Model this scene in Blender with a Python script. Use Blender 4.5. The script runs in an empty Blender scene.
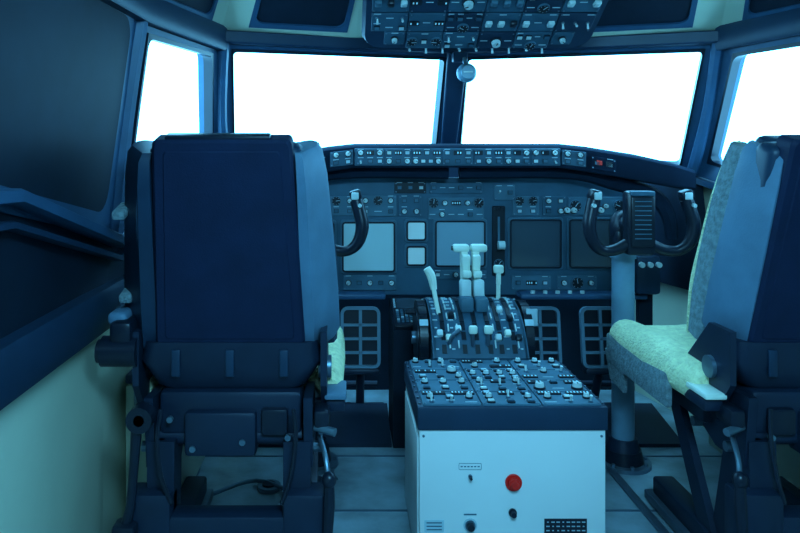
import bpy, bmesh, math, random
from mathutils import Vector, Matrix, Euler
random.seed(7)
scene = bpy.context.scene
scene.view_settings.view_transform = 'Standard'
scene.view_settings.gamma = 0.86
scene.view_settings.exposure = 0.18

# ------------------------------------------------------------------ materials
def mat(name, col, rough=0.5, metal=0.0, var=0.12, scale=12.0, bump=0.0, bscale=200.0, emit=0.0, ecol=None, spec=0.5):
    m = bpy.data.materials.new(name); m.use_nodes = True
    nt = m.node_tree; p = nt.nodes["Principled BSDF"]
    tc = nt.nodes.new("ShaderNodeTexCoord")
    n = nt.nodes.new("ShaderNodeTexNoise"); n.inputs["Scale"].default_value = scale; n.inputs["Detail"].default_value = 4
    nt.links.new(tc.outputs["Object"], n.inputs["Vector"])
    r = nt.nodes.new("ShaderNodeValToRGB")
    r.color_ramp.elements[0].position = 0.3; r.color_ramp.elements[1].position = 0.7
    r.color_ramp.elements[0].color = (*[c*(1-var) for c in col], 1)
    r.color_ramp.elements[1].color = (*[min(1, c*(1+var)) for c in col], 1)
    nt.links.new(n.outputs["Fac"], r.inputs["Fac"]); nt.links.new(r.outputs["Color"], p.inputs["Base Color"])
    p.inputs["Roughness"].default_value = rough; p.inputs["Metallic"].default_value = metal
    p.inputs["Specular IOR Level"].default_value = spec
    if bump > 0:
        n2 = nt.nodes.new("ShaderNodeTexNoise"); n2.inputs["Scale"].default_value = bscale; n2.inputs["Detail"].default_value = 3
        nt.links.new(tc.outputs["Object"], n2.inputs["Vector"])
        bp = nt.nodes.new("ShaderNodeBump"); bp.inputs["Strength"].default_value = bump; bp.inputs["Distance"].default_value = 0.01
        nt.links.new(n2.outputs["Fac"], bp.inputs["Height"]); nt.links.new(bp.outputs["Normal"], p.inputs["Normal"])
    if emit > 0:
        p.inputs["Emission Color"].default_value = (*(ecol or col), 1); p.inputs["Emission Strength"].default_value = emit
    return m

NAVY   = mat("seat_cover_navy", (0.009, 0.024, 0.066), 0.65, bump=0.12, bscale=300, spec=.3)
DARK   = mat("dark_trim", (0.014, 0.046, 0.092), 0.45)
BLACK  = mat("black_plastic", (0.009, 0.018, 0.036), 0.35)
MATTE  = mat("glareshield_black", (0.010, 0.026, 0.054), 0.8, spec=0.2)
FRAME  = mat("window_frame_blue", (0.036, 0.11, 0.205), 0.45)
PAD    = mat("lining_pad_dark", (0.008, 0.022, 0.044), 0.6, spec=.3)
CREAM  = mat("cream_lining", (0.68, 0.70, 0.56), 0.6, var=0.05, scale=4)
WHITE  = mat("white_cabinet", (0.80, 0.80, 0.80), 0.4, var=0.03, scale=3)
PANEL  = mat("instrument_grey", (0.045, 0.125, 0.19), 0.5)
PANEL2 = mat("module_grey", (0.080, 0.18, 0.25), 0.5)
KNOBL  = mat("knob_light", (0.66, 0.73, 0.73), 0.4)
KNOBD  = mat("knob_dark", (0.013, 0.022, 0.036), 0.35)
LABEL  = mat("label_print", (0.50, 0.62, 0.68), 0.6)
METAL  = mat("machined_metal", (0.18, 0.26, 0.33), 0.4, metal=0.7)
GREY   = mat("bolster_grey", (0.12, 0.22, 0.32), 0.55, bump=0.1, bscale=250)
FABRIC = mat("seat_fabric_grey", (0.23, 0.30, 0.33), 0.9, bump=0.6, bscale=160, var=.25, scale=70)
FABD   = mat("seat_fabric_dark", (0.035, 0.07, 0.12), 0.9, bump=0.4, bscale=160)
FLEECE = mat("sheepskin_cream", (0.88, 0.86, 0.56), 0.95, bump=0.9, bscale=140, var=0.12, scale=60)
MECH   = mat("seat_mechanism", (0.013, 0.030, 0.062), 0.45, metal=0.1)
COLUMN = mat("column_grey", (0.20, 0.33, 0.43), 0.35)
FLOOR  = mat("floor_vinyl", (0.30, 0.39, 0.44), 0.28, var=0.45, scale=6, bump=0.1, bscale=60)
SCRL   = mat("screen_painted_sheen", (0.34, 0.49, 0.54), 0.25, var=0.04, scale=2, emit=.13, ecol=(.25, .75, 1))  # unlit display: reflected light painted as pale base colour plus glow
SCRM   = mat("screen_painted_sheen_mid", (0.20, 0.34, 0.44), 0.25, var=0.04, scale=2, emit=.07, ecol=(.25, .75, 1))  # unlit glass: dimmer reflection painted into base colour and glow
SCRD   = mat("screen_dark", (0.04, 0.075, 0.11), 0.15, var=0.04, scale=2, emit=.014, ecol=(.25, .75, 1))  # dark unlit glass with a faint glow added
SCRS   = mat("screen_painted_sheen_small", (0.50, 0.62, 0.64), 0.3, var=0.04, scale=2, emit=.18, ecol=(.35, .8, 1))  # small unlit displays: brighter reflection painted as base colour plus glow
RED    = mat("red_button", (0.90, 0.02, 0.012), 0.3, var=0.02)
REDL   = mat("red_annunciator", (0.5, 0.03, 0.03), 0.3, var=0.02, emit=0.12, ecol=(1, .1, .05))
HANDLE = mat("handle_white", (0.84, 0.86, 0.76), 0.4, var=0.03)
DIGIT  = mat("digit_glow", (0.3, 0.7, 0.8), 0.4, emit=0.25, ecol=(.4, .8, 1))
FILLM  = mat("fill_diffuser", (0.8, 0.9, 1.0), 0.5, emit=5.0, ecol=(.22, .68, 1))  # glow of the added fill panel

# ------------------------------------------------------------------ builder
class B:
    def __init__(s):
        s.v = []; s.f = []; s.m = []; s.mats = []; s.M = Matrix.Identity(4)
    def mi(s, m):
        if m not in s.mats: s.mats.append(m)
        return s.mats.index(m)
    def add(s, vs, fs, m):
        o = len(s.v); k = s.mi(m)
        nv = [s.M @ Vector(v) for v in vs]
        s.v += nv
        for f in fs:
            g = []
            for i in f:
                if not g or (nv[i]-nv[g[-1]]).length > 1e-7: g.append(i)
            while len(g) > 1 and (nv[g[0]]-nv[g[-1]]).length <= 1e-7: g.pop()
            if len(g) >= 3: s.f.append([i+o for i in g]); s.m.append(k)
    def box(s, c, d, m, bev=0.0, rot=None, seg=2):
        R = Euler(rot).to_matrix() if rot else Matrix.Identity(3)
        c = Vector(c)
        if bev <= 0:
            vs = [c + R @ Vector((x*d[0]/2, y*d[1]/2, z*d[2]/2)) for x in (-1, 1) for y in (-1, 1) for z in (-1, 1)]
            s.add(vs, [(0,1,3,2),(4,6,7,5),(0,4,5,1),(2,3,7,6),(0,2,6,4),(1,5,7,3)], m); return
        bm = bmesh.new(); bmesh.ops.create_cube(bm, size=1)
        for v in bm.verts: v.co = Vector((v.co.x*d[0], v.co.y*d[1], v.co.z*d[2]))
        bmesh.ops.bevel(bm, geom=bm.edges[:], offset=min(bev, min(d)*0.49), segments=seg, affect='EDGES', profile=0.5)
        bm.verts.index_update()
        s.add([c + R @ v.co for v in bm.verts], [[v.index for v in f.verts] for f in bm.faces], m)
        bm.free()
    def cyl(s, p0, p1, r0, m, r1=None, seg=16):
        p0 = Vector(p0); p1 = Vector(p1); r1 = r0 if r1 is None else r1
        d = (p1-p0).normalized(); a = d.orthogonal().normalized(); b = d.cross(a)
        vs = []
        for p, r in ((p0, r0), (p1, r1)):
            for i in range(seg):
                t = 2*math.pi*i/seg; vs.append(p + (a*math.cos(t)+b*math.sin(t))*r)
        fs = [(i, (i+1) % seg, seg+(i+1) % seg, seg+i) for i in range(seg)]
        fs += [list(range(seg))[::-1], list(range(seg, 2*seg))]
        s.add(vs, fs, m)
    def ell(s, c, r, m, seg=16, rings=10):
        c = Vector(c); vs = []
        for j in range(rings+1):
            ph = math.pi*j/rings
            for i in range(seg):
                t = 2*math.pi*i/seg
                vs.append(c+Vector((r[0]*math.sin(ph)*math.cos(t), r[1]*math.sin(ph)*math.sin(t), r[2]*math.cos(ph))))
        s.add(vs, [(j*seg+i, j*seg+(i+1) % seg, (j+1)*seg+(i+1) % seg, (j+1)*seg+i) for j in range(rings) for i in range(seg)], m)
    def loft(s, loops, m, cap=True):
        n = len(loops[0]); vs = [Vector(p) for L in loops for p in L]
        fs = [(k*n+i, k*n+(i+1) % n, (k+1)*n+(i+1) % n, (k+1)*n+i) for k in range(len(loops)-1) for i in range(n)]
        if cap: fs += [list(range(n))[::-1], [(len(loops)-1)*n+i for i in range(n)]]
        s.add(vs, fs, m)
    def tube(s, pts, r, m, seg=10, sub=5):
        P = [Vector(p) for p in pts]; rr = r if isinstance(r, (list, tuple)) else [r]*len(P)
        Q = []; R = []
        for i in range(len(P)-1):
            p0 = P[max(i-1, 0)]; p1 = P[i]; p2 = P[i+1]; p3 = P[min(i+2, len(P)-1)]
            for k in range(sub):
                t = k/sub
                Q.append(0.5*((2*p1)+(p2-p0)*t+(2*p0-5*p1+4*p2-p3)*t*t+(3*p1-p0-3*p2+p3)*t**3)); R.append(rr[i]*(1-t)+rr[i+1]*t)
        Q.append(P[-1]); R.append(rr[-1])
        loops = []; a = None
        for i, q in enumerate(Q):
            d = (Q[min(i+1, len(Q)-1)]-Q[max(i-1, 0)]).normalized()
            a = d.orthogonal().normalized() if a is None else (a-d*a.dot(d)).normalized()
            b = d.cross(a)
            loops.append([q+(a*math.cos(2*math.pi*k/seg)+b*math.sin(2*math.pi*k/seg))*R[i] for k in range(seg)])
        s.loft(loops, m)
    def sweep(s, pts, w, h, m):
        P = [Vector(p) for p in pts]; loops = []
        for i, p in enumerate(P):
            d = P[min(i+1, len(P)-1)]-P[max(i-1, 0)]; d.z = 0; d.normalize()
            a = Vector((d.y, -d.x, 0)); z = Vector((0, 0, 1)); c = 0.25
            L = []
            for (u, v) in ((-1+c, -1), (1-c, -1), (1, -1+c), (1, 1-c), (1-c, 1), (-1+c, 1), (-1, 1-c), (-1, -1+c)):
                L.append(p+a*u*w/2+z*v*h/2)
            loops.append(L)
        s.loft(loops, m)
    def prism(s, loop, vec, m):
        vec = Vector(vec); s.loft([[Vector(p) for p in loop], [Vector(p)+vec for p in loop]], m)
    def rplate(s, x, y, w, h, r, z0, z1, m, bev=0.0):
        L = rr(x-w/2, x+w/2, y-h/2, y+h/2, r)
        if bev:
            L2 = rr(x-w/2+bev, x+w/2-bev, y-h/2+bev, y+h/2-bev, max(r-bev, 0))
            s.loft([[(p[0], p[1], z0) for p in L], [(p[0], p[1], z1-bev) for p in L], [(p[0], p[1], z1) for p in L2]], m)
        else: s.loft([[(p[0], p[1], z0) for p in L], [(p[0], p[1], z1) for p in L]], m)
    def rring(s, x, y, w, h, r, t, z0, z1, m):
        o = rr(x-w/2-t, x+w/2+t, y-h/2-t, y+h/2+t, r+t); i = rr(x-w/2, x+w/2, y-h/2, y+h/2, r)
        L = [[(p[0], p[1], z0) for p in o], [(p[0], p[1], z1) for p in o], [(p[0], p[1], z1) for p in i], [(p[0], p[1], z0) for p in i]]
        L.append(L[0]); s.loft(L, m, cap=False)
    def ringquad(s, outer, inner, r, vec, m):
        vec = Vector(vec)
        o = qloop(outer, 0.0); i = qloop(inner, r)
        L = [o, [p+vec for p in o], [p+vec for p in i], i, o]
        s.loft(L, m, cap=False)
    def finish(s, name, angle=35):
        me = bpy.data.meshes.new(name); me.from_pydata([tuple(v) for v in s.v], [], s.f)
        for m in s.mats: me.materials.append(m)
        me.polygons.foreach_set("material_index", s.m)
        bm = bmesh.new(); bm.from_mesh(me); bmesh.ops.recalc_face_normals(bm, faces=bm.faces[:]); bm.to_mesh(me); bm.free()
        me.polygons.foreach_set("use_smooth", [True]*len(me.polygons))
        me.set_sharp_from_angle(angle=math.radians(angle))
        ob = bpy.data.objects.new(name, me); scene.collection.objects.link(ob)
        return ob

def rr(x0, x1, y0, y1, r, n=5):
    out = []
    for (cx, cy, a0) in ((x1-r, y0+r, -90), (x1-r, y1-r, 0), (x0+r, y1-r, 90), (x0+r, y0+r, 180)):
        for k in range(n+1):
            a = math.radians(a0+90*k/n); out.append((cx+r*math.cos(a), cy+r*math.sin(a)))
    return out
def bil(q, u, v):
    a, b, c, d = [Vector(p) for p in q]
    return (a*(1-u)+b*u)*(1-v)+(d*(1-u)+c*u)*v
def qloop(q, r, u0=0, u1=1, v0=0, v1=1):
    a, b, c, d = [Vector(p) for p in q]
    lu = ((b-a).length+(c-d).length)/2; lv = ((d-a).length+(c-b).length)/2
    pts = rr(u0*lu, u1*lu, v0*lv, v1*lv, r)
    return [bil(q, p[0]/lu, p[1]/lv) for p in pts]
def outn(q, ref=(0, 1.0, 1.0)):
    a, b, c, d = [Vector(p) for p in q]
    n = (c-a).cross(d-b).normalized(); cen = (a+b+c+d)/4
    return n if n.dot(cen-Vector(ref)) > 0 else -n
def frame(o, x, y):
    x = Vector(x).normalized(); y = Vector(y).normalized(); z = x.cross(y)
    M = Matrix.Identity(4)
    for i in range(3): M[i][0] = x[i]; M[i][1] = y[i]; M[i][2] = z[i]; M[i][3] = o[i]
    return M
FACE = lambda Y: frame((0, Y, 0), (1, 0, 0), (0, 0, 1))     # local z points to -Y

# ------------------------------------------------------------------ controls
def knob(b, x, y, r=0.009, h=0.014, m=None, z=0):
    m = m or KNOBL
    b.cyl((x, y, z), (x, y, z+h*0.35), r*1.25, KNOBD, seg=12)
    b.cyl((x, y, z+h*0.3), (x, y, z+h), r, m, r1=r*0.85, seg=12)
    a = random.uniform(0, 6.28)
    b.box((x+math.cos(a)*r*.4, y+math.sin(a)*r*.4, z+h+.0005), (r*.7, r*.2, .001), KNOBD if m is KNOBL else LABEL, rot=(0, 0, a))
def toggle(b, x, y, z=0, m=None):
    b.cyl((x, y, z), (x, y, z+.004), .0055, METAL, seg=8)
    t = random.choice((-1, 1))*.006
    b.cyl((x, y, z+.003), (x, y+t, z+.018), .0022, KNOBL, r1=.0038, seg=8)
def button(b, x, y, w=.014, h=.011, z=0, m=None):
    b.box((x, y, z+.002), (w*1.25, h*1.3, .004), KNOBD)
    b.box((x, y, z+.0045), (w, h, .005), m or random.choice((KNOBL, PANEL2, LABEL, PANEL)))
def disp(b, x, y, w=.045, h=.016, z=0):
    b.box((x, y, z+.002), (w, h, .004), KNOBD)
    n = int(w/.008)
    for i in range(n):
        if random.random() < .8: b.box((x-w/2+(i+.5)*w/n, y, z+.0045), (w/n*.45, h*.45, .001), DIGIT)
def gauge(b, x, y, r=.02, z=0, face=None):
    b.cyl((x, y, z), (x, y, z+.006), r*1.15, PANEL2, seg=20)
    b.cyl((x, y, z+.004), (x, y, z+.007), r, face or KNOBD, seg=20)
    a = random.uniform(0, 3.1)
    b.box((x+math.cos(a)*r*.35, y+math.sin(a)*r*.35, z+.008), (r*.9, r*.12, .001), LABEL, rot=(0, 0, a))
    for k in range(8):
        t = k*math.pi/4; b.box((x+math.cos(t)*r*.85, y+math.sin(t)*r*.85, z+.0075), (r*.16, r*.08, .001), LABEL, rot=(0, 0, t))
def guard(b, x, y, z=0):
    b.box((x, y, z+.006), (.018, .026, .012), random.choice((KNOBD, KNOBL, PANEL2)), bev=.003, rot=(.3, 0, 0))
def label(b, x, y, w=.018, z=0): b.box((x, y, z+.0006), (w, .0028, .0012), LABEL)
def module(b, x, y, w, h, layout, z=0, m=None, sc=1.0):
    b.rplate(x, y, w-.003, h-.003, .003, z, z+.005, m or PANEL2, bev=.0012)
    for sx in (-1, 1):
        for sy in (-1, 1): b.cyl((x+sx*(w/2-.007), y+sy*(h/2-.007), z+.004), (x+sx*(w/2-.007), y+sy*(h/2-.007), z+.0065), .0028, METAL, seg=8)
    z += .005; nr = len(layout)
    for j, row in enumerate(layout):
        cy = y+h/2-(j+.5)*h/nr; nc = len(row)
        for i, k in enumerate(row):
            cx = x-w/2+(i+.5)*w/nc
            if k == 'k': knob(b, cx, cy, .009*sc, .014*sc, z=z)
            elif k == 'K': knob(b, cx, cy, .014*sc, .018*sc, z=z)
            elif k == 'd': knob(b, cx, cy, .011*sc, .016*sc, KNOBD, z=z)
            elif k == 't': toggle(b, cx, cy, z=z)
            elif k == 'h': guard(b, cx, cy, z=z)
            elif k == 'b': button(b, cx, cy, z=z)
            elif k == 'D': disp(b, cx, cy, min(.06, w/nc*.8), z=z)
            elif k == 'g': gauge(b, cx, cy, min(.02*sc, w/nc*.42, h/nr*.42), z=z)
            elif k == '-': label(b, cx, cy, w/nc*.6, z=z)
            if k in 'ktdbKh' and random.random() < .7: label(b, cx, cy+h/nr*.42, min(.02, w/nc*.6), z=z)

# ------------------------------------------------------------------ ROOM SHELL
b = B(); b.box((0, 1.05, -.03), (2.2, 4.0, .06), FLOOR); floor_ob = b.finish("floor")
b = B()
for Y in (1.35, 1.95, 2.3): b.box((0, Y, .0015), (1.9, .006, .003), METAL)
for X in (-.86, -.44, .44, .86): b.box((X, 1.7, .004), (.025, 1.0, .008), METAL, bev=.002)
for X, Y in ((-.62, 2.08), (.33, 2.05)):
    b.cyl((X, Y, 0), (X, Y, .012), .035, METAL, seg=20); b.cyl((X, Y, .01), (X, Y, .016), .02, BLACK, seg=16)
b.tube([(-.78, 2.02, .012), (-.66, 2.10, .015), (-.52, 2.03, .012), (-.42, 2.12, .012)], .006, METAL)
b.finish("trim_floor_rails")

PBx, PTx = (.82, 2.44, .92), (.782, 2.20, 1.35)
def S(p, s): return (p[0]*s, p[1], p[2])
for s, side in ((-1, "left"), (1, "right")):
    b = B()
    Ys = [-.9, 1.2, 1.75, 2.1, 2.45, 2.95]; XL = [1.0, 1.0, 1.0, .975, .93, .82]
    XU = [.985, .985, .975, .93, .87, .76]; ZL = [.99, .935, .79, .85, .91, .91]
    for i in range(5):
        for (x0a, z0a, x1a, z1a, x0b, z0b, x1b, z1b, m) in (
            (XL[i], 0, XL[i], .57, XL[i+1], 0, XL[i+1], .57, CREAM),
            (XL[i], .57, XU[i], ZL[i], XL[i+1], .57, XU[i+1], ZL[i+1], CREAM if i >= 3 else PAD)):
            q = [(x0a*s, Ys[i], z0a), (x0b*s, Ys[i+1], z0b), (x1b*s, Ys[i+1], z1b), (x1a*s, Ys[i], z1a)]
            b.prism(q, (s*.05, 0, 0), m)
    q = [S((.985, .9, .955), s), S((.975, 1.735, .79), s), S((.90, 1.74, 1.36), s), S((.94, .9, 1.36), s)]
    qi = [bil(q, .07, .10), bil(q, .93, .09), bil(q, .94, .93), bil(q, .07, .93)]
    n = outn(q)
    b.ringquad(q, qi, .05, n*.03, FRAME)
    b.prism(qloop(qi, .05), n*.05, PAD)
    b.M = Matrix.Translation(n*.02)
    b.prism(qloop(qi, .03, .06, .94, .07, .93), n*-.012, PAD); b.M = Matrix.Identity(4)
    q = [S((.985, -.9, .99), s), S((.985, .9, .955), s), S((.94, .9, 1.36), s), S((.94, -.9, 1.36), s)]
    b.prism(q, outn(q)*.03, FRAME)
    q = [S((.87, 2.45, .5), s), S((.76, 2.95, .5), s), S((.76, 2.95, .95), s), S(PBx, s)]
    b.prism(q, (s*.03, 0, 0), PAD)
    b.finish("wall_"+side)
    b = B()
    b.sweep([(s*(XL[i]-.02), [-.88, 1.2, 1.75, 2.08][i], .625) for i in range(4)], .045, .10, DARK)
    b.finish("trim_side_band_"+side)
    b = B()
    b.sweep([S((.970, -.88, .985), s), S((.970, 1.2, .925), s), S((.957, 1.75, .775), s), S((.91, 2.08, .83), s), S((.85, 2.43, .90), s), S((.80, 2.60, .90), s)], .05, .026, FRAME)
    b.sweep([S((.975, -.88, .925), s), S((.975, 1.2, .875), s), S((.963, 1.75, .735), s), S((.925, 2.06, .79), s)], .03, .014, DARK)
    b.finish("trim_ledge_"+side)

wn = 1
for s in (-1, 1):
    b = B()
    o = [(0, 2.72, .96), S(PBx, s), S(PTx, s), (0, 2.47, 1.365)]
    i = [(.044*s, 2.695, .985), S((.785, 2.455, .945), s), S((.757, 2.235, 1.33), s), (.038*s, 2.475, 1.335)]
    n = outn(o); b.ringquad(o, i, .018, n*.045, FRAME)
    i2 = [bil(i, .008, .02), bil(i, .992, .02), bil(i, .992, .98), bil(i, .008, .98)]
    b.M = Matrix.Translation(n*-.006); b.ringquad(i, i2, .014, n*.03, BLACK); b.M = Matrix.Identity(4)
    b.finish("window_%d" % wn); wn += 1
    b = B()
    o = [S(PBx, s), S((.975, 1.73, .79), s), S((.90, 1.74, 1.36), s), S(PTx, s)]
    i = [S((.848, 2.39, .962), s), S((.962, 1.775, .845), s), S((.902, 1.785, 1.305), s), S((.806, 2.155, 1.305), s)]
    n = outn(o); b.ringquad(o, i, .03, n*.045, FRAME)
    i2 = [bil(i, .02, .03), bil(i, .98, .03), bil(i, .98, .97), bil(i, .02, .97)]
    b.M = Matrix.Translation(n*-.008); b.ringquad(i, i2, .025, n*.03, BLACK); b.M = Matrix.Identity(4)
    b.finish("window_%d" % wn); wn += 1
b = B()
b.loft([[(x, y+2.70, 0.99) for x, y in rr(-.03, .03, -.03, .01, .01, 3)], [(x, y+2.455, 1.35) for x, y in rr(-.036, .036, -.03, .01, .01, 3)]], DARK)
b.finish("trim_center_post")
for s, side in ((-1, "left"), (1, "right")):
    b = B()
    b.tube([S((.81, 2.425, .93), s), S((.80, 2.30, 1.14), s), S((.775, 2.19, 1.35), s)], [.02, .018, .02], FRAME, seg=8)
    b.tube([S((.967, 1.735, .80), s), S((.94, 1.735, 1.08), s), S((.90, 1.735, 1.35), s)], .022, FRAME, seg=8)
    b.finish("trim_window_post_"+side)
b = B()
hp = [(.94, -.88, 1.36), (.94, .9, 1.36), (.90, 1.74, 1.36), (.785, 2.19, 1.355)]
for s in (-1, 1):
    b.sweep([S(p, s) for p in hp], .05, .075, DARK)
    b.sweep([S((.785, 2.19, 1.36), s), S((.40, 2.34, 1.362), s), (0, 2.45, 1.365)], .05, .04, DARK)
b.finish("trim_window_header")

b = B()
for s in (-1, 1):
    H = [S((0, 2.46, 1.375), s), S((.785, 2.20, 1.375), s), S((.90, 1.75, 1.37), s), S((.94, .9, 1.37), s), S((.94, -.9, 1.37), s)]
    U = [S((0, 1.90, 1.66), s), S((.62, 1.78, 1.63), s), S((.70, 1.5, 1.62), s), S((.74, .9, 1.64), s), S((.74, -.9, 1.64), s)]
    for k in range(4):
        q = [H[k], H[k+1], U[k+1], U[k]]; n = outn(q, (0, 1, 1))
        if k in (0, 1):
            ur = (.50, .90) if k == 0 else (.18, .9)
            qi = [bil(q, ur[0], .07), bil(q, ur[1], .07), bil(q, ur[1], .85), bil(q, ur[0], .85)]
            b.ringquad(q, qi, .045, n*.03, CREAM)
            b.M = Matrix.Translation(n*.004); b.prism(qloop(qi, .035), n*.03, PAD)
            b.M = Matrix.Translation(n*-.003); b.ringquad(qi, [bil(qi, .05, .05), bil(qi, .95, .05), bil(qi, .95, .95), bil(qi, .05, .95)], .03, n*.02, FRAME)
            b.M = Matrix.Identity(4)
        else: b.prism(q, n*.03, CREAM)
    for k in range(4):
        b.prism([U[k], U[k+1], (0, U[k+1][1], 1.66), (0, U[k][1], 1.66)], (0, 0, .03), CREAM)
b.finish("ceiling")
b = B(); b.box((0, -.93, .85), (2.1, .06, 1.75), CREAM)
b.finish("wall_back")
b = B(); b.box((.25, -.885, .78), (.62, .03, 1.5), FRAME, bev=.01); b.box((.25, -.865, .78), (.5, .02, 1.3), PAD, bev=.01); b.cyl((.48, -.87, .75), (.48, -.83, .75), .02, METAL); b.finish("door_1")
b = B(); b.box((0, 2.97, .49), (1.7, .05, .98), PAD); b.finish("wall_front")

# ------------------------------------------------------------------ instrument panel
b = B()
b.prism([(-.73, 2.605, .47), (.73, 2.605, .47), (.73, 2.605, .86), (.62, 2.605, .905), (-.62, 2.605, .905), (-.73, 2.605, .86)], (0, .03, 0), PANEL)
b.M = FACE(2.605)
def screen(x, z, w, h, m):
    b.rplate(x, z, w+.026, h+.026, .012, 0, .006, PANEL2, bev=.002)
    b.rring(x, z, w, h, .006, .006, .004, .012, BLACK)
    b.rplate(x, z, w, h, .006, .004, .008, m)
screen(-.305, .648, .185, .175, SCRL); screen(-.53, .648, .185, .175, SCRL)
screen(.035, .66, .175, .16, SCRM)
screen(.315, .66, .18, .17, SCRD); screen(.535, .66, .18, .17, SCRD)
screen(-.128, .708, .062, .062, SCRS); screen(-.128, .615, .062, .062, SCRS)
b.rplate(.178, .67, .048, .26, .006, 0, .006, KNOBD, bev=.002)
b.box((.178, .71, .008), (.008, .10, .004), PANEL2)
b.cyl((.178, .64, .005), (.178, .66, .05), .006, METAL); b.cyl((.178-.012, .66, .05), (.178+.012, .66, .05), .016, KNOBL, seg=14)
for k in range(3): button(b, .165+.013*k, .79, .009, .009, z=.006, m=KNOBD)
gauge(b, .178, .585, .016, z=.005)
module(b, -.53, .80, .15, .06, ["gbk"]); module(b, -.40, .80, .10, .075, ["gk", "bb"])
module(b, -.27, .80, .14, .08, ["kgk", "b-b"]); module(b, -.15, .80, .09, .08, ["bb", "kk"], m=PANEL)
module(b, -.15, .868, .12, .045, ["bbb"], m=KNOBD); module(b, .02, .868, .2, .045, ["b--b-b"], m=PANEL)
module(b, .02, .79, .21, .085, ["gkDkg", "-k--b-"]); module(b, .20, .85, .08, .06, ["tb"])
module(b, .28, .80, .10, .075, ["gg", "bb"]); module(b, .385, .80, .09, .075, ["kb", "bk"], m=PANEL)
module(b, .49, .80, .11, .07, ["gk"]); module(b, .60, .80, .10, .07, ["kg"])
for x in (.43, .455, .555): knob(b, x, .785, .011, .02, KNOBL, z=.004)
module(b, -.30, .515, .2, .06, ["kbkbk"]); module(b, -.53, .515, .2, .06, ["tktkt"])
module(b, .30, .515, .15, .055, ["bDb"]); module(b, .47, .515, .15, .055, ["kgk"])
module(b, .035, .545, .2, .035, ["b-k-b-"])
b.M = Matrix.Identity(4)
b.box((-.475, 2.575, .475), (.46, .08, .02), FRAME, bev=.006)
b.box((.475, 2.575, .475), (.46, .08, .02), FRAME, bev=.006)
for k in range(5): b.cyl((.29+.045*k, 2.545, .486), (.29+.045*k, 2.545, .496), .008, KNOBL, seg=10)
for s in (-1, 1):
    b.prism([(s*.70, 2.60, .25), (s*.75, 2.60, .25), (s*.75, 2.60, .86), (s*.70, 2.60, .86)], (0, .03, 0), PAD)
    b.box((s*.69, 2.54, .56), (.09, .10, .14), DARK, bev=.015)
    for k in range(3): b.cyl((s*(.66+.03*k), 2.49, .60), (s*(.66+.03*k), 2.475, .60), .010, KNOBL, seg=10)
b.finish("instrument_panel")

# ------------------------------------------------------------------ glareshield
b = B()
st = [(0, 2.45, .945, 1.022), (.36, 2.45, .945, 1.022), (.45, 2.435, .932, 1.012), (.60, 2.385, .905, .985), (.70, 2.33, .885, .958), (.775, 2.33, .872, .935)]
st = [(-a, y, z, t) for a, y, z, t in st[:0:-1]]+st
loops = []
for X, yf, zb, zt in st:
    yb = 2.68-.31*abs(X); zt2 = 1.0-.05*abs(X)
    loops.append([(X, yf+.006, zb), (X, yf, zb+.008), (X, yf, zt-.006), (X, yf+.006, zt), (X, yf+.03, zt+.008), (X, max(yb, yf+.05), min(zt2, zt+.005)), (X, max(yb, yf+.05), zt-.06), (X, yf+.12, zb+.012), (X, yf+.10, zb)])
b.loft(loops, MATTE)
for s in (-1, 1):
    b.tube([(s*.02, 2.53, .925), (s*.40, 2.53, .925), (s*.55, 2.50, .895), (s*.68, 2.45, .85), (s*.725, 2.42, .78), (s*.735, 2.42, .70)], [.022, .022, .026, .028, .024, .018], MATTE, seg=8)
b.M = FACE(2.45)
b.rplate(0, .983, .72, .062, .004, 0, .006, PANEL, bev=.002)
xs = [-.355, -.255, -.16, -.055, .055, .16, .255, .355]
lay = [["kDk", "tbb"], ["bDb", "kbk"], ["DbD", "kbbk"], ["bDb", "bbb"], ["DbD", "bkb"], ["bDk", "kbb"], ["kDk", "bbt"]]
for i in range(7): module(b, (xs[i]+xs[i+1])/2, .983, xs[i+1]-xs[i], .058, lay[i], z=.004, m=PANEL)
b.M = Matrix.Identity(4)
for s in (-1, 1):
    b.M = frame((s*.405, 2.442, .978), (s*.09*s, -.015*s, -.01*s), (0, 0, 1)); module(b, 0, 0, .085, .055, ["kk", "bb"], z=.001, m=PANEL)
    b.M = frame((s*.50, 2.417, .958), (.15, -.05*s, -.027*s), (0, .0, 1)); module(b, 0, 0, .085, .048, ["bb"], z=.002, m=MATTE)
    b.box((-s*.014, .003, .01), (.018, .015, .008), REDL); b.box((s*.018, .003, .01), (.02, .018, .008), KNOBD)
    b.M = Matrix.Identity(4)
b.finish("glareshield")

# ------------------------------------------------------------------ forward stand with CDUs
b = B()
b.prism([(-.23, 2.365, 0), (-.23, 2.365, .40), (-.23, 2.57, .465), (-.23, 2.60, .465), (-.23, 2.60, 0)], (.46, 0, 0), PAD)
b.M = frame((0, 2.365, .402), (1, 0, 0), (0, .205, .065))
for s in (-1, 1):
    x = s*.165; b.rplate(x, .10, .12, .20, .008, 0, .012, BLACK, bev=.003)
    b.rplate(x, .15, .085, .07, .004, .010, .014, SCRD)
    for r in range(6):
        for c in range(7): b.box((x-.045+c*.015, .10-r*.015, .0135), (.009, .008, .004), PANEL2 if (r+c) % 4 else LABEL)
    for k in range(5):
        for t in (-1, 1): b.box((x+t*.052, .175-k*.013, .0135), (.008, .006, .004), LABEL)
module(b, 0, .12, .19, .16, ["bDb", "bbbb", "k--k", "bbbb"])
b.M = Matrix.Identity(4)
b.finish("forward_electronics_stand")

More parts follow.
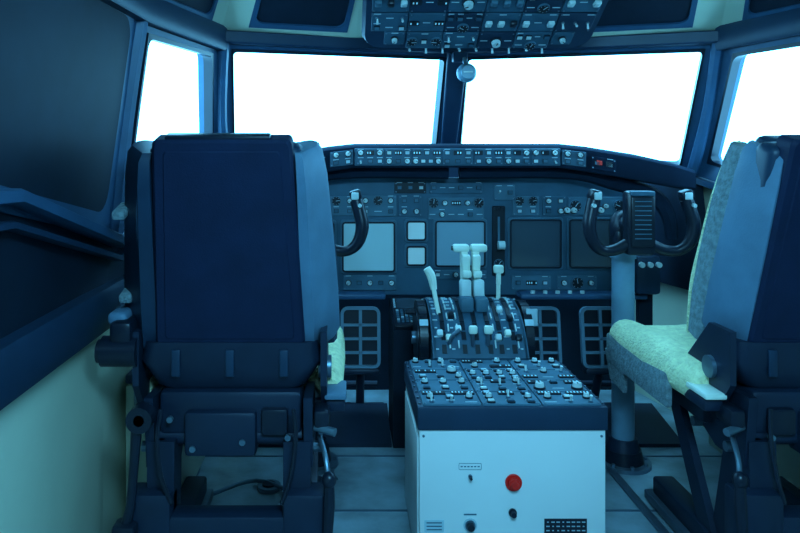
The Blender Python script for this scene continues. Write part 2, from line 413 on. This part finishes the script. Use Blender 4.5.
# ------------------------------------------------------------------ throttle quadrant
b = B()
b.box((0, 2.19, .185), (.27, .33, .37), PAD, bev=.006)
prof = [(2.025, .37), (2.022, .405), (2.05, .45), (2.09, .49), (2.14, .52), (2.20, .535), (2.26, .53), (2.32, .50), (2.355, .45), (2.355, .37)]
b.prism([(-.135, y, z) for y, z in prof], (.27, 0, 0), PANEL)
b.prism([(-.139, y, z) for y, z in prof], (.010, 0, 0), PANEL)
b.prism([(.129, y, z) for y, z in prof], (.010, 0, 0), PANEL)
def drum(y):
    for (a, c) in zip(prof[1:-1], prof[2:]):
        if a[0] <= y <= c[0]: return a[1]+(c[1]-a[1])*(y-a[0])/(c[0]-a[0])
    return .5
def dbox(X, y, sx, sy, sz, m, bev=0):
    sl = math.atan2(drum(min(y+.012, 2.35))-drum(max(y-.012, 2.024)), .024)
    b.box((X, y, drum(y)+sz*.3), (sx, sy, sz), m, bev=bev, rot=(sl, 0, 0))
for X in (-.105, -.045, -.008, .030, .062, .10):
    for k in range(13): dbox(X, 2.035+.023*k, .013, .026, .004, KNOBD)
for X, wd in ((-.125, .014), (-.078, .016), (.080, .014), (.120, .014)):
    for k in range(14): dbox(X, 2.035+.021*k, wd if k % 2 else wd*.6, .004, .004, LABEL)
for X in (-.088, -.062, .045, .112):
    for k in range(6): dbox(X, 2.042+.035*k, .004, .024, .006, KNOBL)
for X, y, m in ((-.09, 2.05, HANDLE), (-.06, 2.07, KNOBL), (-.075, 2.11, KNOBD), (.055, 2.05, KNOBL), (.085, 2.06, HANDLE), (.10, 2.10, KNOBD), (.115, 2.05, KNOBD), (-.115, 2.06, KNOBL), (.075, 2.13, KNOBL)):
    dbox(X, y, .018, .020, .020, m, bev=.004)
for s in (-1, 1):
    b.cyl((s*.146, 2.19, .42), (s*.170, 2.19, .42), .115, KNOBD, seg=40)
    b.cyl((s*.168, 2.19, .42), (s*.174, 2.19, .42), .085, BLACK, seg=40)
    b.cyl((s*.14, 2.19, .42), (s*.185, 2.19, .42), .02, METAL, seg=16)
    for k in range(20):
        t = k*2*math.pi/20; b.box((s*.158, 2.19+.113*math.cos(t), .42+.113*math.sin(t)), (.026, .01, .006), BLACK, rot=(t+math.pi/2, 0, 0))
    for t0 in (2.5, 5.0):
        b.box((s*.158, 2.19+.1135*math.cos(t0), .42+.1135*math.sin(t0)), (.0265, .02, .006), LABEL, rot=(t0+math.pi/2, 0, 0))
    b.tube([(s*.17, 2.19, .50), (s*.205, 2.19, .50)], .008, KNOBD, sub=2)
for s in (-1, 1):
    b.prism([(s*.020-.010, 2.16, .52), (s*.020-.010, 2.205, .52), (s*.018-.010, 2.230, .685), (s*.018-.010, 2.200, .69)], (.020, 0, 0), HANDLE)
    b.box((s*.028, 2.212, .697), (.052, .035, .024), HANDLE, bev=.008)
    b.box((s*.016, 2.190, .650), (.026, .024, .060), HANDLE, bev=.006, rot=(.15, 0, 0))
    b.box((s*.016, 2.170, .622), (.028, .024, .022), HANDLE, bev=.006)
    b.cyl((s*.050, 2.212, .697), (s*.058, 2.212, .697), .007, KNOBD, seg=10)
    b.box((s*.020, 2.175, .575), (.034, .04, .06), KNOBL, bev=.008, rot=(-.10, 0, 0))
    b.box((s*.022, 2.150, .535), (.040, .06, .045), PANEL2, bev=.008)
b.prism([(-.114, 2.12, .50), (-.102, 2.12, .50), (-.120, 2.13, .60), (-.132, 2.13, .60)], (0, .03, 0), HANDLE)
b.tube([(-.122, 2.14, .58), (-.130, 2.14, .62), (-.144, 2.14, .645)], [.010, .014, .012], HANDLE, seg=10)
b.tube([(.092, 2.22, .52), (.094, 2.225, .60)], .007, HANDLE, sub=2)
b.box((.094, 2.225, .628), (.032, .022, .026), HANDLE, bev=.006); b.box((.094, 2.225, .60), (.014, .018, .045), HANDLE, bev=.004)
for s in (-1, 1):
    b.cyl((s*.022, 2.045, .43), (s*.022, 2.035, .475), .006, METAL); b.box((s*.022, 2.033, .484), (.024, .018, .024), HANDLE, bev=.005)
b.box((.172, 2.12, .50), (.034, .004, .05), LABEL, bev=.001)
b.tube([(-.09, 2.045, .44), (-.08, 2.03, .47), (-.06, 2.028, .485)], .006, METAL)
b.finish("throttle_quadrant")

# ------------------------------------------------------------------ aft pedestal cabinet
b = B()
X0, Y0, Y1, ZT = .2245, 1.647, 2.012, .400
b.box((0, (Y0+Y1)/2+.002, .172), (.44, Y1-Y0-.006, .344), WHITE, bev=.003)
b.box((0, (Y0+Y1)/2, .372), (.449, Y1-Y0, .056), DARK, bev=.004)
b.box((-.2215, 1.83, .17), (.004, .33, .30), WHITE, bev=.001)
b.M = frame((0, Y0, ZT), (1, 0, 0), (0, 1, 0))
cw = .142; lays = [
 [["DD", "kbk", "tt-"], ["bDb", "ktk", "bbb"], ["DD", "kbk", "-tt"]],
 [["kkk", "bbb"], ["kDk", "ttt", "bbb"], ["DbD", "K-K"]],
 [["DK", "bbk"], ["bbbb", "kkkk", "bbbb"], ["tkt", "D-D"]],
 [["kbkb", "-tt-"], ["Dk", "kD"], ["kkk", "btb"]]]
for r in range(4):
    for c in range(3): module(b, (c-1)*cw, .048+.0885*r+.0, cw, .086, lays[r][c], sc=.85)
for sx in (-1, 1):
    for k in range(9): b.cyl((sx*.218, .02+.04*k, 0), (sx*.218, .02+.04*k, .004), .003, METAL, seg=8)
b.M = FACE(Y0+.005)
def sw(x, z, r, m, ring=METAL): b.cyl((x, z, 0), (x, z, .005), r*1.35, ring, seg=24); b.cyl((x, z, .004), (x, z, .016), r, m, r1=r*.9, seg=24)
sw(.002, .221, .0145, RED, RED); b.cyl((.002, .221, .015), (.002, .221, .022), .011, RED, r1=.008, seg=24)
sw(.000, .150, .007, BLACK, KNOBD)
b.rring(-.10, .258, .052, .014, .002, .0008, 0, .0008, PANEL2)
for k in range(6): b.box((-.12+.008*k, .258, .0005), (.005, .0025, .001), PANEL2)
sw(-.10, .235, .0035, KNOBD)
b.box((-.185, .118, .0008), (.046, .028, .0016), LABEL)
for k in range(3): b.box((-.185, .126-.008*k, .002), (.036, .002, .001), PANEL)
b.cyl((-.10, .120, 0), (-.10, .120, .002), .016, LABEL, seg=24); sw(-.10, .120, .009, KNOBD); b.box((-.10, .145, .0005), (.03, .003, .001), PANEL2)
b.box((.125, .117, .001), (.10, .036, .002), BLACK)
for k in range(3):
    for j in range(8): b.box((.083+.012*j, .128-.010*k, .0025), (.008 if random.random() > .3 else .004, .0025, .001), LABEL)
for sx in (-1, 1):
    for z in (.02, .33): b.cyl((sx*.21, z, 0), (sx*.21, z, .002), .003, METAL, seg=8)
b.finish("center_pedestal_cabinet")

# ------------------------------------------------------------------ overhead panel
b = B()
d = Vector((0, -.86, .51)).normalized()
b.M = frame((0, 2.12, 1.312), (1, 0, 0), d)
b.loft([[(x, y, -.08) for x, y in rr(-.33, .33, .02, .58, .05)], [(x, y, -.02) for x, y in rr(-.345, .345, -.005, .58, .06)], [(x, y, 0) for x, y in rr(-.335, .335, .005, .58, .055)]], DARK)
rows = [(.045, .075), (.125, .08), (.21, .085), (.30, .09), (.395, .10), (.50, .10)]
oh = [["hhh"], ["t-t", "b-b"], ["gbg"], ["-D-", "t-t"], ["h-h"], ["D-D"], ["K-K"], ["bb-b", "-g-"], ["-K-"], ["ttt"]]
for ri, (y, h) in enumerate(rows):
    n = 6; w = .64/n
    for c in range(n):
        if ri == 0 and c in (0, n-1): w2 = w*.6; module(b, (-.32+w*(c+.5))*.93, y+.01, w2, h*.8, ["k"], m=PANEL); continue
        module(b, -.32+w*(c+.5), y, w, h, random.choice(oh), m=PANEL if (ri+c) % 3 else DARK)
for k in range(9): toggle(b, -.20+.05*k, .008, z=0)
b.finish("overhead_panel")

b = B()
b.box((.0, 2.40, 1.325), (.05, .04, .035), DARK, bev=.006)
b.cyl((.012, 2.385, 1.32), (.018, 2.37, 1.29), .008, METAL)
b.ell((.018, 2.37, 1.268), (.034, .030, .033), COLUMN, seg=24, rings=14)
b.cyl((.018, 2.345, 1.268), (.018, 2.337, 1.268), .022, SCRM, seg=20)
b.box((.018, 2.335, 1.268), (.03, .003, .005), KNOBL)
b.finish("magnetic_compass")

# ------------------------------------------------------------------ yokes
for s in (-1, 1):
    b = B(); cx = .50*s; Yc = 2.25; Yh = 2.13
    b.cyl((cx, Yc, 0), (cx, Yc, .012), .085, METAL, seg=28)
    for k in range(8): t = k*math.pi/4; b.cyl((cx+.072*math.cos(t), Yc+.072*math.sin(t), .01), (cx+.072*math.cos(t), Yc+.072*math.sin(t), .02), .006, METAL, seg=6)
    b.cyl((cx, Yc, .012), (cx, Yc, .05), .062, BLACK, r1=.055, seg=28)
    b.cyl((cx, Yc, .05), (cx, Yc, .085), .052, MECH, r1=.042, seg=28)
    b.cyl((cx, Yc, .08), (cx, Yc, .70), .035, COLUMN, seg=28)
    b.cyl((cx, Yc, .66), (cx, Yc, .70), .040, COLUMN, seg=28)
    b.ell((cx, Yc, .755), (.042, .05, .06), BLACK)
    b.box((cx, Yc, .72), (.07, .08, .08), BLACK, bev=.015)
    b.cyl((cx, Yc, .77), (cx, Yh, .775), .028, BLACK, seg=20)
    b.box((cx, Yh, .785), (.088, .05, .195), BLACK, bev=.012)
    b.box((cx, Yh-.028, .79), (.068, .008, .15), KNOBD, bev=.003)
    for k in range(9): b.box((cx, Yh-.033, .74+.014*k), (.05, .002, .0025), PANEL2)
    b.box((cx, Yh-.02, .875), (.072, .03, .016), PANEL, bev=.004)
    for t in (-1, 1):
        b.tube([(cx+t*.03, Yh, .722), (cx+t*.075, Yh-.005, .703), (cx+t*.115, Yh-.012, .702), (cx+t*.145, Yh-.02, .728), (cx+t*.158, Yh-.02, .775), (cx+t*.150, Yh-.015, .82), (cx+t*.140, Yh-.01, .855)],
               [.020, .017, .016, .018, .020, .020, .020], BLACK, seg=12)
        b.box((cx+t*.138, Yh-.01, .870), (.036, .04, .032), BLACK, bev=.008, rot=(0, t*-.3, 0))
        b.box((cx+t*.136, Yh-.034, .868), (.022, .008, .022), KNOBL, bev=.003); b.cyl((cx+t*.150, Yh-.03, .84), (cx+t*.150, Yh-.045, .84), .006, KNOBL, seg=10)
    b.finish("control_yoke")

# ------------------------------------------------------------------ rudder pedals
for s in (-1, 1):
    b = B()
    for xc in (.335, .56):
        b.M = frame((xc*s, 2.60, .20), (1, 0, 0), (0, .15, 1))
        b.rring(0, .11, .125, .20, .015, .012, 0, .02, COLUMN)
        b.rplate(0, .11, .125, .20, .015, -.004, .004, BLACK)
        b.box((0, .11, .01), (.012, .20, .012), COLUMN)
        for k in range(3): b.box((0, .055+.05*k, .01), (.125, .010, .012), COLUMN)
        b.box((0, -.01, .015), (.14, .02, .05), MECH, bev=.005)
        b.M = Matrix.Identity(4)
        b.cyl((xc*s, 2.62, .19), (xc*s, 2.70, .0), .016, MECH, seg=12)
    b.cyl((s*.27, 2.66, .12), (s*.62, 2.66, .12), .012, MECH)
    b.box((s*.45, 2.67, .015), (.42, .10, .03), MECH, bev=.006)
    b.finish("rudder_pedals")
for s, side in ((-1, "left"), (1, "right")):
    b = B()
    b.prism([(s*.235, 2.37, 0), (s*.235, 2.37, .012), (s*.235, 2.62, .06), (s*.235, 2.62, 0)], (s*.52, 0, 0), MECH)
    b.finish("trim_heel_rest_"+side)
    b = B()
    b.box((s*.915, 2.13, .19), (.13, .54, .38), CREAM, bev=.008)
    b.box((s*.915, 2.13, .395), (.13, .54, .025), DARK, bev=.006)
    b.box((s*.848, 2.13, .2), (.004, .44, .26), CREAM, bev=.001)
    b.cyl((s*.915, 1.95, .405), (s*.915, 1.95, .43), .02, BLACK)
    b.finish("trim_side_console_"+side)

# ------------------------------------------------------------------ pilot seats
def seat(cx, mir, gb, go, fleece_back):
    b = B()
    base = Matrix.Translation((cx, 1.475, 0)) @ Matrix.Diagonal((mir, 1, 1, 1))
    a = math.atan(.26)
    FR = base @ frame((0, .125, .565), (1, 0, 0), (0, -math.sin(a), math.cos(a)))
    b.M = FR
    b.box((0, .225, -.035), (.33, .47, .07), DARK, bev=.02, seg=3)
    L = rr(-.5, .5, 0, 1, .03)
    def tap(px, py, ins=0): w = .335-(.335-.290)*py; return (px*(w-2*ins), .005+ins+py*(.478-2*ins))
    b.loft([[(*tap(x, y), -.02) for x, y in L], [(*tap(x, y), .026) for x, y in L], [(*tap(x, y, .006), .034) for x, y in L]], NAVY)
    b.loft([[(*tap(x, y, .022), .033) for x, y in L], [(*tap(x, y, .025), .0365) for x, y in L]], NAVY)
    b.box((-.01, .484, .008), (.22, .012, .035), BLACK, bev=.004)
    for t in (1, -1):
        q = gb if t > 0 else go; m = GREY if t > 0 else DARK
        loops = []
        for y, g, bk in ((-.02, .022, .0), (.0, .032, .01), (.10, .028, .012), (.25, .016, .012), (.38, .004, .010), (.432, -.006, .005), (.448, -.018, -.008)):
            g += q
            loops.append([(t*(.148+g*.2), y, bk+.010), (t*(.158+g*.5), y, bk+.012), (t*(.182+g), y, -.060), (t*(.187+g), y, -.075), (t*(.184+g), y, -.105), (t*(.17+g), y, -.115), (t*(.155+g*.5), y, -.105), (t*.140, y, -.05)])
        b.loft(loops, m)
        loops = []
        for y, g in ((-.06, .022), (.05, .026), (.15, .022), (.28, .010), (.39, -.006), (.43, -.018)):
            g += q*.9
            loops.append([(t*(.165+g), y, -.10), (t*(.184+g), y, -.105), (t*(.192+g), y, -.125), (t*(.190+g), y, -.165), (t*(.175+g), y, -.178), (t*(.14+g*.5), y, -.17), (t*(.13), y, -.12)])
        b.loft(loops, FABRIC if fleece_back else FABD)
        if fleece_back:
            b.tube([(t*(.203+q), -.07, -.178), (t*(.209+q), .06, -.180), (t*(.200+q), .17, -.180), (t*(.188+q), .29, -.178), (t*(.168+q), .40, -.172), (t*(.150+q), .432, -.165)], [.007, .008, .0075, .007, .007, .005], FLEECE, seg=8)
        b.tube([(t*(.200+q), .02, -.098), (t*(.198+q), .2, -.098), (t*(.186+q), .36, -.094), (t*(.165+q), .43, -.085)], .0035, BLACK, seg=6)
    for y in (.10, .30): b.box((-.195-go, y, -.05), (.03, .020, .075), FABRIC, bev=.006)
    b.tube([(-.165-go*.6, .0, .012), (-.165-go*.6, .2, .014), (-.155-go*.6, .38, .012), (-.145-go*.4, .44, -.0)], .004, GREY, seg=6)
    b.box((0, .19, -.125), (.31, .46, .09), FABRIC if fleece_back else FABD, bev=.03, seg=3)
    b.box((0, .43, -.09), (.27, .06, .08), DARK, bev=.02, seg=3)
    b.M = base
    b.loft([[(x, y, .575) for x, y in rr(-.195, .195, .085, .22, .03)], [(x, y, .53) for x, y in rr(-.205, .205, .085, .24, .035)], [(x, y, .475) for x, y in rr(-.17, .17, .10, .25, .03)], [(x, y, .455) for x, y in rr(-.14, .14, .12, .25, .02)]], MECH)
    for t in (-1, 1):
        b.prism([(t*.202, .08, .60), (t*.202, .17, .60), (t*.202, .30, .47), (t*.202, .28, .40), (t*.202, .14, .40), (t*.202, .08, .48)], (t*.014, 0, 0), MECH)
        b.cyl((t*.195, .16, .50), (t*.225, .16, .50), .026, METAL if t > 0 else BLACK, seg=18)
        b.cyl((t*.19, .22, .44), (t*.23, .22, .44), .012, METAL, seg=12)
    for x in (-.12, 0, .12): b.box((x, .083, .53), (.02, .008, .06), DARK, bev=.003)
    b.box((0, .44, .375), (.42, .46, .06), MECH, bev=.01)
    b.box((0, .45, .42), (.46, .46, .06), FABRIC, bev=.025, seg=3)
    b.box((0, .44, .452), (.42, .46, .045), FLEECE, bev=.02, seg=3)
    for t in (-1, 1):
        k2 = 1.0 if fleece_back else .72
        loops = []
        for y, w, h in ((.17, .030, .03), (.20, .048, .048), (.40, .056, .056), (.56, .055, .052), (.65, .050, .045), (.690, .028, .025)):
            loops.append([(t*.218+k2*w*math.cos(k*math.pi/8), y, .448+k2*h*math.sin(k*math.pi/8)) for k in range(16)])
        b.loft(loops, FLEECE)
        if fleece_back or t < 0:
            b.box((t*.262, .47, .405), (.02, .40, .09), FABRIC, bev=.009)
            b.prism([(t*.255, .54, .40), (t*.262, .67, .40), (t*.25, .66, .31), (t*.25, .56, .30)], (t*.012, 0, 0), FABRIC)
        else:
            b.box((t*.240, .47, .405), (.02, .40, .08), FABRIC, bev=.009)
    b.ell((0, .655, .43), (.20, .045, .045), FLEECE)
    b.cyl((-.205, .09, .555), (-.285, .09, .555), .034, BLACK, seg=20); b.cyl((-.28, .09, .555), (-.295, .09, .555), .026, KNOBD, seg=20)
    b.box((-.24, .11, .60), (.05, .09, .05), BLACK, bev=.012)
    b.box((-.255, .15, .625), (.045, .12, .03), GREY, bev=.012, seg=3)
    b.box((.235, .15, .448), (.05, .10, .014), HANDLE if fleece_back else GREY, bev=.004)
    b.box((.235, .16, .425), (.045, .10, .03), MECH, bev=.008)
    # mechanism
    b.box((0, .14, .415), (.32, .10, .10), MECH, bev=.012)
    b.box((-.02, .10, .375), (.16, .06, .10), MECH, bev=.01); b.cyl((-.16, .11, .36), (.16, .11, .36), .02, MECH, seg=14)
    b.box((.10, .10, .40), (.06, .05, .06), BLACK, bev=.008)
    for x, z in ((-.13, .41), (-.08, .345), (.03, .36), (.13, .37)): b.cyl((x, .075, z), (x, .065, z), .007, METAL, seg=10)
    for t in (-1, 1):
        b.prism([(t*.165, .06, .46), (t*.165, .32, .44), (t*.165, .34, .36), (t*.165, .20, .30), (t*.165, .08, .30)], (t*.02, 0, 0), MECH)
        b.prism([(t*.145, .08, .36), (t*.145, .17, .36), (t*.145, .24, .06), (t*.145, .12, .06)], (t*.03, 0, 0), MECH)
        b.prism([(t*.170, .40, .38), (t*.170, .46, .38), (t*.170, .26, .05), (t*.170, .19, .05)], (t*.018, 0, 0), MECH)
        b.prism([(t*.12, .07, .36), (t*.12, .14, .36), (t*.12, .13, .12), (t*.12, .06, .12)], (t*.06, 0, 0), MECH)
        b.box((t*.165, .27, .055), (.06, .50, .05), MECH, bev=.008)
        b.box((t*.165, .27, .020), (.09, .54, .025), METAL, bev=.004)
        for y in (.12, .27): b.cyl((t*.13, y, .33), (t*.205, y, .33), .012, METAL, seg=10)
        b.cyl((t*.188, .15, .40), (t*.215, .15, .40), .02, BLACK, seg=14)
        b.tube([(t*.145, .05, .44), (t*.15, .04, .38), (t*.14, .035, .30), (t*.12, .04, .24)], .005, BLACK, seg=6)
        b.box((t*.17, .07, .19), (.10, .07, .14), MECH, bev=.012)
    b.box((0, .07, .145), (.36, .06, .13), MECH, bev=.01)
    b.box((0, .05, .05), (.42, .08, .10), MECH, bev=.01)
    for x in (-.12, .12): b.cyl((x, .042, .16), (x, .036, .16), .010, METAL, seg=12)
    b.cyl((-.185, .06, .425), (-.185, .02, .425), .028, BLACK, seg=18); b.cyl((-.185, .1, .425), (-.185, .02, .425), .012, METAL)
    b.tube([(-.195, .04, .40), (-.198, .03, .32), (-.205, .03, .24), (-.215, .03, .20)], [.012, .010, .010, .012], BLACK)
    b.box((-.215, .03, .19), (.05, .05, .03), BLACK, bev=.008)
    b.tube([(.20, .10, .36), (.215, .05, .33), (.222, .03, .28)], .006, METAL)
    b.tube([(.222, .03, .285), (.222, .028, .24), (.218, .025, .16)], [.011, .013, .010], BLACK)
    b.ell((.222, .03, .295), (.016, .016, .018), BLACK)
    b.box((.205, .10, .41), (.035, .07, .04), BLACK, bev=.008)
    b.cyl((.19, .08, .39), (.235, .06, .385), .009, METAL)
    return b.finish("pilot_seat")
seat(-.652, 1, .026, .048, False); seat(.676, -1, -.012, .0, True)

# ------------------------------------------------------------------ added fill panel and fill light, out of view
b = B(); b.box((-.15, .15, 1.645), (.72, .52, .03), FRAME, bev=.008); b.box((-.15, .15, 1.628), (.64, .44, .008), FILLM, bev=.002); b.finish("added_fill_panel")  # invented glowing panel behind the camera, added to light the cabin from behind
def area(name, loc, target, sx, sy, e, col):
    l = bpy.data.lights.new(name, 'AREA'); l.shape = 'RECTANGLE'; l.size = sx; l.size_y = sy; l.energy = e; l.color = col
    o = bpy.data.objects.new(name, l); scene.collection.objects.link(o); o.location = loc
    o.rotation_euler = (Vector(target)-Vector(loc)).to_track_quat('-Z', 'Y').to_euler(); return o
area("added_fill_light", (-.15, .15, 1.60), (-.1, 1.2, .4), .6, .4, 42, (.22, .68, 1.0))  # unseen fill light, added to brighten surfaces facing the camera

w = bpy.data.worlds.new("sky"); scene.world = w; w.use_nodes = True
nt = w.node_tree; bg = nt.nodes["Background"]
bg.inputs["Color"].default_value = (.20, .66, 1.0, 1); bg.inputs["Strength"].default_value = 7.0

cam = bpy.data.cameras.new("camera"); co = bpy.data.objects.new("camera", cam); scene.collection.objects.link(co)
co.location = (-.4, 0, 1.0); co.rotation_euler = (math.radians(90), 0, 0)
cam.sensor_width = 36; cam.lens = 31.5; cam.shift_x = .07125; cam.shift_y = -.143; cam.clip_start = .02
scene.camera = co
